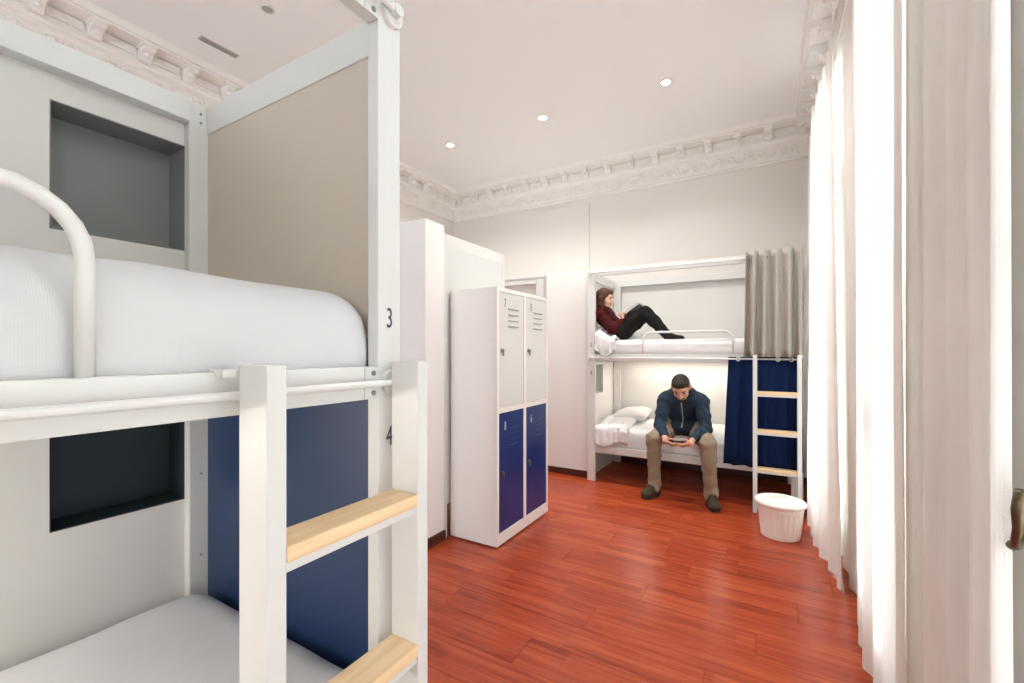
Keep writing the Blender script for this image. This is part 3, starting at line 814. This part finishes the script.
for (y0, y1, nu, nl) in ((2.568, 2.916, '7', '8'), (2.959, 3.307, '5', '6')):
    for (z0, z1, m, s, zl) in ((.964, 1.77, 'lockd', nu, 1.36), (.094, .923, 'lockb', nl, .505)):
        d = lb('door', LX - .018, LX - .003, y0, y1, z0, z1, m, label='pale grey locker door' if m == 'lockd' else 'glossy navy blue locker door')
        x = LX - .003
        zt = 1.655 if m == 'lockd' else .80
        for k in range(4):
            bm = bmesh.new(); zc = zt - k * .042
            bbox(bm, x + 1.815 - .001, x + 1.815 + .005, y0 + .125 - 2.9375, y0 + .27 - 2.9375, zc, zc + .008, .002)
            obj('louvre', bm, 'slot' if m == 'lockd' else 'lockb', d)
        lkk = bmesh.new(); yy = y0 + .035 - 2.9375; xx = x + 1.815
        tube(lkk, [(xx, yy, zl), (xx + .012, yy, zl)], .015, 14); tube(lkk, [(xx + .01, yy, zl), (xx + .022, yy, zl)], .009, 10); bbox(lkk, xx + .012, xx + .02, yy - .006, yy + .006, zl - .036, zl, .002)
        obj('lock', lkk, 'chrome', d)
        text('number', s, .085, d, 'ink' if m == 'lockd' else 'inkw', (x + 1.8152, y0 + .085 - 2.9375, zt + .015 if m == 'lockd' else .80), (R(90), 0, R(90)), .6)

# ================================================================== BIN
bn = empty('waste_bin', (.062, 3.785, 0), 0, 'cream plastic waste bin with lid on the floor by the ladder', 'bin')
NB_ = 96
def flute(r, z, i): return -.004 * (1 if (i % 4) < 2 else 0) if .035 < z < .20 else 0
o = obj('body', lathe([(.118, 0), (.124, .004), (.126, .02), (.127, .034), (.128, .036), (.146, .199), (.147, .201), (.149, .225), (.153, .235), (.150, .243)], NB_, flute), 'bin', bn)
o2 = obj('lid', lathe([(.148, .238), (.163, .238), (.166, .244), (.165, .258), (.158, .264), (.146, .262), (.13, .268), (.06, .276), (.001, .278)], 48), 'bin', bn, smooth=True)
bm = bmesh.new(); tube(bm, [(-.05, -.02, .268), (-.045, -.018, .288), (-.02, -.008, .298), (.02, .008, .298), (.045, .018, .288), (.05, .02, .268)], .007, 8); obj('lid_handle', bm, 'bin', o2, smooth=True)

# ================================================================== WINDOW DRAPES
cyl('curtain_pole', (.345, -1.2, 3.305), (.345, 5.2, 3.305), .014, 'whitem', None, 14, label='white curtain pole running above the tall windows', cat='curtain pole')
def wdrape(label, top, bot, folds, a0, a1, seed, z0=.012, z1=3.29):
    o = obj('window_drape', drape(top, bot, z0, z1, folds, a0, a1, seed, 20, 14), 'drape', None, label, 'curtain', 'linen drapes along the window wall', smooth=True)
    return o
wdrape('white sheer drape glowing at the farthest window beside the bin', [(.33, 5.05), (.31, 4.2), (.33, 3.28)], [(.33, 5.0), (.285, 4.1), (.285, 3.6), (.36, 3.06)], 10, .022, .026, 11)
wdrape('narrow beige drape gathered on the pier between the two far windows', [(.365, 3.62), (.375, 2.80)], [(.40, 3.6), (.408, 2.78)], 3, .012, .014, 12)
wdrape('bright white sheer drape glowing at the middle window', [(.385, 2.86), (.352, 2.5), (.352, 1.76)], [(.405, 2.86), (.358, 2.45), (.358, 1.74)], 6, .018, .02, 13)
wdrape('wide grey beige drape in front of the nearer pier', [(.378, 1.95), (.375, 1.36)], [(.382, 1.93), (.375, 1.34)], 3, .012, .016, 14)
wdrape('pale bluish drape at the right edge next to the window handle', [(.37, 1.37), (.372, 1.155)], [(.372, 1.36), (.374, 1.155)], 2, .009, .011, 15)
wdrape('unseen white sheer drape added to dim the side window behind the camera', [(.345, .10), (.35, -1.05)], [(.355, .08), (.36, -1.05)], 8, .026, .03, 16)  # out of view; added to cut daylight on the near bunk
wdrape('unseen white sheer drape added to dim the nearest window just outside the view', [(.345, 1.02), (.35, .30)], [(.355, 1.0), (.36, .30)], 6, .026, .03, 17)  # unseen sheer, added to soften daylight reaching the foreground bunk
o = wdrape('unseen white sheer drape added to dim the added window in the wall behind the camera', [(-.80, -2.5), (.36, -2.5)], [(-.80, -2.49), (.36, -2.49)], 8, .026, .03, 18)  # added screen that dims the fill window

# ================================================================== CEILING FITTINGS
def downlight(x, y, label, lit=True):
    t = empty('downlight', (x, y, ZC), 0, label, 'ceiling light', 'recessed ceiling downlights')
    obj('ring', ringmesh((0, 0, -.003), (0, 0, 1), .043, .007, 28, 8), 'whitem', t, smooth=True)
    bm = bmesh.new(); tube(bm, [(0, 0, -.001), (0, 0, -.004)], .038, 24); obj('lens', bm, 'lens' if lit else 'lensoff', t)
    if lit:
        l = bpy.data.lights.new('lamp', 'AREA'); l.shape = 'DISK'; l.size = .075; l.energy = LAMP_W; l.color = (1, .98, .95); l.spread = R(130)
        lo = bpy.data.objects.new('lamp', l); COL.objects.link(lo); lo.parent = t; lo.location = (0, 0, -.012)
downlight(-3.20, 4.03, 'lit round downlight nearest the left cornice above the lockers')
downlight(-2.01, 4.04, 'lit round downlight in the middle of the ceiling row')
downlight(-.80, 4.06, 'lit round downlight nearest the windows above the sitting person')
downlight(-3.03, 1.78, 'unlit grey downlight beside the ceiling vent', False)
downlight(-.75, 2.70, 'added round downlight out of view over the aisle beside the foreground bunk')  # outside the frame; added to light floor, pier and lockers
vt = empty('ceiling_vent', (-3.74, 1.81, ZC), R(-3), 'narrow grey slot vent in the ceiling near the left cornice', 'vent')
bm = bmesh.new(); bbox(bm, -.03, .03, -.135, .135, -.006, 0, .001); obj('frame', bm, 'vent', vt)
for k in range(3): box('slat', -.022 + k * .017, -.012 + k * .017, -.125, .125, -.010, -.005, 'slot', vt, bev=.001)

# reading lamps added to brighten the berths; no fixture is seen
def reading(z, label, W, loc=(-1.672, 5.15), col=(1, .82, .6)):
    t = empty('added_reading_lamp', (*loc, z), 0, label, 'lamp')
    bm = bmesh.new(); tube(bm, [(0, 0, 0), (.012, 0, 0)], .028, 18); obj('base', bm, 'whitem', t)
    bm = bmesh.new(); tube(bm, [(.01, 0, 0), (.05, 0, .012), (.075, -.02, -.005)], .006, 8); obj('arm', bm, 'whitem', t, smooth=True)
    bm = bmesh.new(); tube(bm, [(.075, -.02, 0), (.085, -.03, -.045)], [.018, .026], 16); obj('shade', bm, 'whitem', t)
    l = bpy.data.lights.new('bulb', 'POINT'); l.energy = W; l.color = col; l.shadow_soft_size = .05
    lo = bpy.data.objects.new('bulb', l); COL.objects.link(lo); lo.parent = t; lo.location = (.10, -.035, -.075)
reading(1.66, 'small added reading lamp for the warm glow behind the reclining person', .3)
st = empty('added_light_strip', (-.72, 5.10, 1.262), 0, 'slim light strip added out of sight under the upper berth above the sitting person', 'lamp')  # hidden strip added to brighten the far lower berth
box('housing', -.70, .70, -.02, .02, -.016, 0, 'whitem', st, .002); box('diffuser', -.69, .69, -.014, .014, -.019, -.0155, 'lens2', st, 0)
l = bpy.data.lights.new('strip', 'AREA'); l.shape = 'RECTANGLE'; l.size = 1.4; l.size_y = .03; l.energy = 2.5; l.color = (1, .92, .82)
lo = bpy.data.objects.new('strip', l); COL.objects.link(lo); lo.parent = st; lo.location = (0, 0, -.022)
reading(1.12, 'small added reading lamp, out of view, lighting the lower berth numbered 4', 8, (XP, -.42), (1, .93, .84))  # unseen lamp added to lift the berth's wall and mattress
# ================================================================== PEOPLE
V = Vector
def head_frame(C, f, u):
    f = V(f).normalized(); u = V(u); u = (u - f * u.dot(f)).normalized(); sd = u.cross(f).normalized()   # sd = person's left
    C = V(C); rot = Matrix((sd, f, u)).transposed()
    return lambda a, b, c: C + sd * a + f * b + u * c, rot

def head_blobs(bm, C, f, u, k=1.0):
    P, rot = head_frame(C, f, u)
    e = lambda a, b, c, ra, rb, rc, seg=16: add_ell(bm, P(a * k, b * k, c * k), (ra * k, rb * k, rc * k), rot, seg, .006 if rc < .02 else .016)
    e(0, -.012, .022, .075, .095, .088, 20)          # cranium
    e(0, .036, -.015, .062, .055, .075)              # face
    e(0, .045, -.075, .043, .038, .036)              # jaw
    e(0, .068, -.098, .024, .018, .018)              # chin
    e(.036, .056, -.03, .024, .024, .022); e(-.036, .056, -.03, .024, .024, .022)   # cheeks
    e(0, .074, .028, .05, .014, .012)                # brow
    add_cap(bm, P(0, .086 * k, .012 * k), .008 * k, P(0, .108 * k, -.028 * k), .012 * k)   # nose
    e(.012, .096, -.032, .009, .01, .008, 8); e(-.012, .096, -.032, .009, .01, .008, 8)
    e(0, .084, -.060, .022, .010, .007, 10); e(0, .083, -.070, .019, .010, .007, 10)       # lips
    for q in (-1, 1):
        e(q * .077, -.008, -.005, .010, .020, .032, 10); e(q * .083, -.014, .008, .007, .018, .02, 8)   # ears
    return P, rot

def face_bits(P, rot, k, parent, browm='brow'):
    for q in (-1, 1):
        bm = bmesh.new(); add_ell(bm, P(q * .030 * k, .079 * k, .008 * k), (.0125 * k, .008 * k, .007 * k), rot, 10); obj('eye', bm, 'eye', parent, smooth=True)
        bm = bmesh.new(); tube(bm, [P(q * .014 * k, .088 * k, .026 * k), P(q * .032 * k, .086 * k, .031 * k), P(q * .050 * k, .076 * k, .025 * k)], .0042 * k, 6); obj('eyebrow', bm, browm, parent, smooth=True)
    bm = bmesh.new(); add_ell(bm, P(0, .0875 * k, -.0645 * k), (.0215 * k, .0085 * k, .0085 * k), rot, 10); obj('lips', bm, 'lip', parent, smooth=True)

def hand_on(bm, wrist, rw, palm, ex, ey, n, thumb_top=True):
    """palm beside a flat thing; four fingers of unequal length curl under it (along ex), thumb rests on top.
    ex: towards the thing, ey: across the fingers, n: out of the thing's top face"""
    wrist, palm, ex, ey, n = V(wrist), V(palm), V(ex).normalized(), V(ey).normalized(), V(n).normalized()
    add_cap(bm, wrist, rw, palm - ex * .012, .022)
    for k in range(4): add_cap(bm, palm - ex * .02 + ey * (-.018 + .012 * k), .015, palm + ex * .016 + ey * (-.027 + .018 * k) - n * .006, .0105)
    for k, ln in enumerate((.82, 1.0, .95, .74)):
        b0 = palm + ex * .016 + ey * (-.030 + .020 * k) - n * .008
        b1 = b0 + ex * .034 * ln - n * .013; b2 = b1 + ex * .026 * ln + n * .002; b3 = b2 + ex * .014 * ln + n * .009
        chain(bm, [(b0, .0098), (b1, .0092), (b2, .0086), (b3, .0075)], .004)
    t0 = palm - ex * .01 - ey * .022 + n * .008
    chain(bm, [(t0, .014), (t0 + ex * .022 - ey * .006 + n * .014, .0115), (t0 + ex * .045 + ey * .004 + n * .016, .0095), (t0 + ex * .062 + ey * .010 + n * .010, .0080)], .005)

# ---------------- the person sitting on the lower berth
man = empty('person', (-.70, 4.35, 0), 0, 'person in blue zip jacket sitting on lower berth looking down at phone', 'person')
def local(o, root):
    o.matrix_parent_inverse = Matrix.Translation(-root.location); return o
ph_c = V((-.700, 4.045, .558)); ph_n = V((0, .45, .89)).normalized(); ph_s = V((0, .89, -.45)).normalized(); ph_x = V((1, 0, 0))
J = dict(hipR=(-.835, 4.60, .600), hipL=(-.630, 4.60, .600), pel=(-.733, 4.63, .615), mid=(-.728, 4.565, .745), che=(-.720, 4.45, .868), nk=(-.714, 4.365, .965),
         shR=(-.880, 4.41, .872), shL=(-.552, 4.41, .878), elR=(-.915, 4.33, .648), elL=(-.502, 4.31, .653), wrR=(-.825, 4.125, .590), wrL=(-.575, 4.12, .595),
         knR=(-.928, 4.165, .545), knL=(-.468, 4.145, .552), anR=(-.940, 4.235, .105), anL=(-.448, 4.205, .105))
HC, HF, HU = (-.708, 4.268, 1.022), (.04, -.74, -.66), (-.05, -.66, .75)
bm = SDF()
P, rot = head_blobs(bm, HC, HF, HU, 1.0)
chain(bm, [(J['nk'], .058), (P(0, -.045, -.05), .056)])
chain(bm, [(J['pel'], .10), (J['mid'], .10), (J['che'], .10), (J['nk'], .06)])
for s_ in 'RL':
    chain(bm, [(J['che'], .07), (J['sh' + s_], .045), (J['el' + s_], .034), (J['wr' + s_], .026)])
    chain(bm, [(J['pel'], .08), (J['hip' + s_], .075), (J['kn' + s_], .048), (J['an' + s_], .034)])
    add_cap(bm, J['an' + s_], .032, V(J['an' + s_]) + V((-.03 if s_ == 'R' else .025, -.06, -.062)), .022)
hand_on(bm, J['wrR'], .027, ph_c - ph_x * .088 - ph_n * .004, ph_x, ph_s, ph_n)
hand_on(bm, J['wrL'], .027, ph_c + ph_x * .088 - ph_n * .004, -ph_x, ph_s, ph_n)
body = local(fuse('body', bm, .005, 'skin', man, .014), man)
for c in (man,): face_bits(P, rot, 1.0, man)
for o in man.children:
    if o is not body: local(o, man)
# hair: short crop on the upper back of the skull, plus a beard shadow line
bm = SDF()
add_ell(bm, P(0, -.020, .034), (.080, .094, .085), rot, 20); add_ell(bm, P(0, -.055, -.01), (.070, .055, .07), rot); add_ell(bm, P(0, .035, .078), (.058, .042, .030), rot)
local(fuse('hair', bm, .006, 'hairm', man, .02), man)
bm = SDF(); add_ell(bm, P(0, .066, -.100), (.034, .025, .022), rot); add_cap(bm, P(.05, .03, -.072), .018, P(.02, .070, -.098), .017); add_cap(bm, P(-.05, .03, -.072), .018, P(-.02, .070, -.098), .017)
add_cap(bm, P(.02, .090, -.052), .007, P(-.02, .090, -.052), .007)
local(fuse('beard', bm, .005, 'hairm', man, .008), man)
# jacket
bm = SDF()
add_ell(bm, J['pel'], (.165, .125, .10)); add_ell(bm, V(J['pel']) + V((0, -.06, .02)), (.15, .08, .07))
add_ell(bm, J['mid'], (.165, .125, .12)); add_ell(bm, (-.724, 4.505, .81), (.175, .125, .11)); add_ell(bm, J['che'], (.185, .115, .10)); add_ell(bm, (-.718, 4.44, .925), (.13, .095, .085)); add_ell(bm, (-.722, 4.47, .62), (.15, .10, .075))
for q in (-1, 1): add_cap(bm, (-.716 + q * .05, 4.385, .975), .055, (-.716 + q * .15, 4.41, .895), .07)
chain(bm, [((-.714, 4.38, .945), .085), ((-.712, 4.345, .985), .072)])
for s_ in 'RL':
    chain(bm, [((-.72, 4.42, .91), .095), (J['sh' + s_], .066), (V(J['sh' + s_]).lerp(V(J['el' + s_]), .5), .057), (J['el' + s_], .050), (V(J['el' + s_]).lerp(V(J['wr' + s_]), .5), .045), (J['wr' + s_], .036)])
jk = local(fuse('jacket', bm, .008, 'jacket', man, .025, wrinkle=.006), man)
pts = []
for q in range(9):
    z = .90 - q * .033; hit, lc, nn, ix = jk.ray_cast(V((-.712 - q * .001, 3.9, z)), V((0, 1, 0)))
    if hit: pts.append(lc + V((0, -.001, 0)))
bm = bmesh.new(); tube(bm, pts, .006, 8); obj('zip', bm, 'zip', jk, smooth=True)
for s_ in 'RL':   # ribbed cuffs
    a, b = V(J['wr' + s_]), V(J['el' + s_]); d = (b - a).normalized()
    bm = bmesh.new(); tube(bm, [a - d * .006, a + d * .012, a + d * .028], [.034, .041, .042], 16); obj('cuff', bm, 'jacket', jk, smooth=True)
# trousers
bm = SDF(); add_ell(bm, V(J['pel']) + V((0, 0, -.01)), (.17, .125, .105))
for s_ in 'RL':
    h, k, a = V(J['hip' + s_]), V(J['kn' + s_]), V(J['an' + s_])
    chain(bm, [(J['pel'], .10), (h, .100), (h.lerp(k, .5), .086), (k, .070), (k.lerp(a, .35), .063), (k.lerp(a, .75), .054), (a + V((0, 0, .018)), .056), (a + V((0, -.008, -.018)), .058)])
tr = local(fuse('trousers', bm, .008, 'trouser', man, .016, wrinkle=.006), man)
# shoes
for (hx, hy), (tx, ty) in (((-.934, 4.262), (-.985, 4.115)), ((-.452, 4.232), (-.408, 4.085))):
    d = (V((tx, ty, 0)) - V((hx, hy, 0))).normalized(); h0 = V((hx, hy, 0)); t0 = V((tx, ty, 0)); sdv = V((-d.y, d.x, 0))
    bm = SDF(); add_cap(bm, h0 + V((0, 0, .048)), .044, t0 + V((0, 0, .042)), .040); add_cap(bm, h0 + V((0, 0, .04)), .042, h0 + V((0, 0, .100)), .047)
    add_cap(bm, h0.lerp(t0, .18) + V((0, 0, .100)), .040, t0 + V((0, 0, .045)), .037); add_ell(bm, t0 + V((0, 0, .040)), (.050, .052, .037)); add_ell(bm, h0.lerp(t0, .5) + V((0, 0, .045)), (.048, .056, .042))
    so = local(fuse('shoe', bm, .006, 'shoe', man, .015), man)
    bm = bmesh.new(); pts = []
    for q in range(24):
        a = 2 * math.pi * q / 24; Lh = (t0 - h0).length / 2 + .052; c = h0.lerp(t0, .5)
        pts.append(c + d * Lh * math.cos(a) + sdv * .049 * math.copysign(abs(math.sin(a)) ** .7, math.sin(a)))
    lo = [bm.verts.new((p.x, p.y, .001)) for p in pts]; hi = [bm.verts.new((p.x, p.y, .018)) for p in pts]
    bm.faces.new(lo[::-1]); bm.faces.new(hi)
    for q in range(24): bm.faces.new((lo[q], lo[(q + 1) % 24], hi[(q + 1) % 24], hi[q]))
    bmesh.ops.recalc_face_normals(bm, faces=bm.faces); obj('sole', bm, 'sole', so)
    for q in range(3):
        c = h0.lerp(t0, .34 + .16 * q) + V((0, 0, .130 - .015 * q)); bm = bmesh.new(); tube(bm, [c - sdv * .02 - V((0, 0, .006)), c, c + sdv * .02 - V((0, 0, .006))], .0035, 6); obj('lace', bm, 'lace', so, smooth=True)
# phone
pt = empty('phone', ph_c, 0, 'dark phone held in both hands by the sitting person', 'phone')
mx = Matrix((ph_x, ph_s, ph_n)).transposed().to_euler(); pt.rotation_euler = mx
box('case', -.074, .074, -.037, .037, -.0045, .004, 'phone', pt, .004); box('screen', -.068, .068, -.033, .033, .0035, .0046, 'screen', pt, 0)

# ---------------- the person reclining on the upper berth
YW = 4.62
wo = empty('person', (-1.37, YW, 1.478), 0, 'person in maroon sweater reclining on upper berth with knees up reading', 'person')
K = dict(pel=(-1.385, YW, 1.575), mid=(-1.465, YW, 1.625), che=(-1.535, YW, 1.715), nk=(-1.568, YW, 1.805),
         shR=(-1.545, YW - .145, 1.752), shL=(-1.55, YW + .145, 1.752), elR=(-1.415, YW - .175, 1.588), elL=(-1.42, YW + .17, 1.60), wrR=(-1.315, YW - .125, 1.668), wrL=(-1.32, YW + .125, 1.672),
         hipR=(-1.365, YW - .075, 1.572), hipL=(-1.365, YW + .075, 1.572), knR=(-1.098, YW - .085, 1.752), knL=(-1.115, YW + .07, 1.748), anR=(-.872, YW - .085, 1.502), anL=(-.89, YW + .07, 1.502))
bk_u = V((.20, 0, .135)).normalized(); bk_c = V((-1.262, YW, 1.775)); bk_n = V((-bk_u.z, 0, bk_u.x))
bm = SDF()
HW = (-1.548, YW, 1.925)
P, rot = head_blobs(bm, HW, (.96, -.10, -.22), (.22, 0, .97), .93)
chain(bm, [(K['nk'], .046), (P(0, -.03, -.05), .046)])
chain(bm, [(K['pel'], .09), (K['mid'], .08), (K['che'], .08), (K['nk'], .05)])
for s_ in 'RL':
    chain(bm, [(K['che'], .06), (K['sh' + s_], .036), (K['el' + s_], .029), (K['wr' + s_], .022)])
    chain(bm, [(K['pel'], .07), (K['hip' + s_], .07), (K['kn' + s_], .044), (K['an' + s_], .030)])
    add_cap(bm, K['an' + s_], .026, V(K['an' + s_]) + V((.10, 0, -.018)), .016)
hand_on(bm, K['wrR'], .022, bk_c - bk_u * .075 + V((0, -.112, 0)), V((0, 1, 0)), bk_u, bk_n)
hand_on(bm, K['wrL'], .022, bk_c - bk_u * .075 + V((0, .112, 0)), V((0, -1, 0)), bk_u, bk_n)
wb_ = local(fuse('body', bm, .005, 'skin2', wo, .014), wo)
face_bits(P, rot, .93, wo)
for o in wo.children:
    if o is not wb_: local(o, wo)
bm = SDF()   # shoulder-length hair
k = .93
add_ell(bm, P(0, -.022 * k, .032 * k), (.085 * k, .100 * k, .092 * k), rot, 20); add_ell(bm, P(0, .035 * k, .082 * k), (.06 * k, .042 * k, .028 * k), rot)
for q in (-1, 1):
    chain(bm, [(P(q * .062, .012, .05), .028), (P(q * .076, -.005, -.01), .030), (P(q * .076, .002, -.075), .030), (P(q * .070, .016, -.135), .022)])
chain(bm, [(P(0, -.07, .0), .06), (P(0, -.066, -.08), .055), (P(0, -.05, -.13), .04)])
local(fuse('hair', bm, .006, 'hairw', wo, .018, wrinkle=.003), wo)
bm = SDF()   # sweater
add_ell(bm, K['pel'], (.10, .15, .085)); add_ell(bm, K['mid'], (.105, .148, .10)); add_ell(bm, K['che'], (.10, .155, .10)); add_ell(bm, (-1.555, YW, 1.765), (.075, .13, .06))
chain(bm, [((-1.562, YW, 1.785), .068), (K['nk'], .057)])
for s_ in 'RL':
    chain(bm, [((-1.55, YW, 1.765), .07), (K['sh' + s_], .058), (V(K['sh' + s_]).lerp(V(K['el' + s_]), .5), .053), (K['el' + s_], .050), (K['wr' + s_], .034)])
local(fuse('sweater', bm, .008, 'sweater', wo, .03, wrinkle=.005), wo)
bm = SDF()   # trousers
add_ell(bm, (-1.36, YW, 1.562), (.11, .155, .088))
for s_ in 'RL':
    h, kk, a = V(K['hip' + s_]), V(K['kn' + s_]), V(K['an' + s_])
    chain(bm, [(K['pel'], .085), (h, .085), (h.lerp(kk, .5), .078), (kk, .061), (kk.lerp(a, .35), .060), (a, .042)])
local(fuse('trousers', bm, .008, 'black', wo, .025, wrinkle=.003), wo)
for s_ in 'RL':
    a = V(K['an' + s_]); bm = SDF(); chain(bm, [(a + V((-.03, 0, .035)), .040), (a, .042), (a + V((.03, 0, -.010)), .036), (a + V((.12, 0, -.018)), .027)])
    local(fuse('sock', bm, .006, 'black', wo, .012), wo)
bo = empty('book', bk_c, 0, 'grey covered book propped on the knees of the reclining person', 'book')
bo.rotation_euler = Matrix((bk_u, V((0, 1, 0)), bk_n)).transposed().to_euler()
box('cover', -.115, .125, -.10, .10, -.010, -.006, 'book', bo, .001); box('pages', -.112, .122, -.097, .097, -.006, .006, 'paper', bo, .001); box('cover', -.115, .125, -.10, .10, .006, .010, 'book', bo, .001)
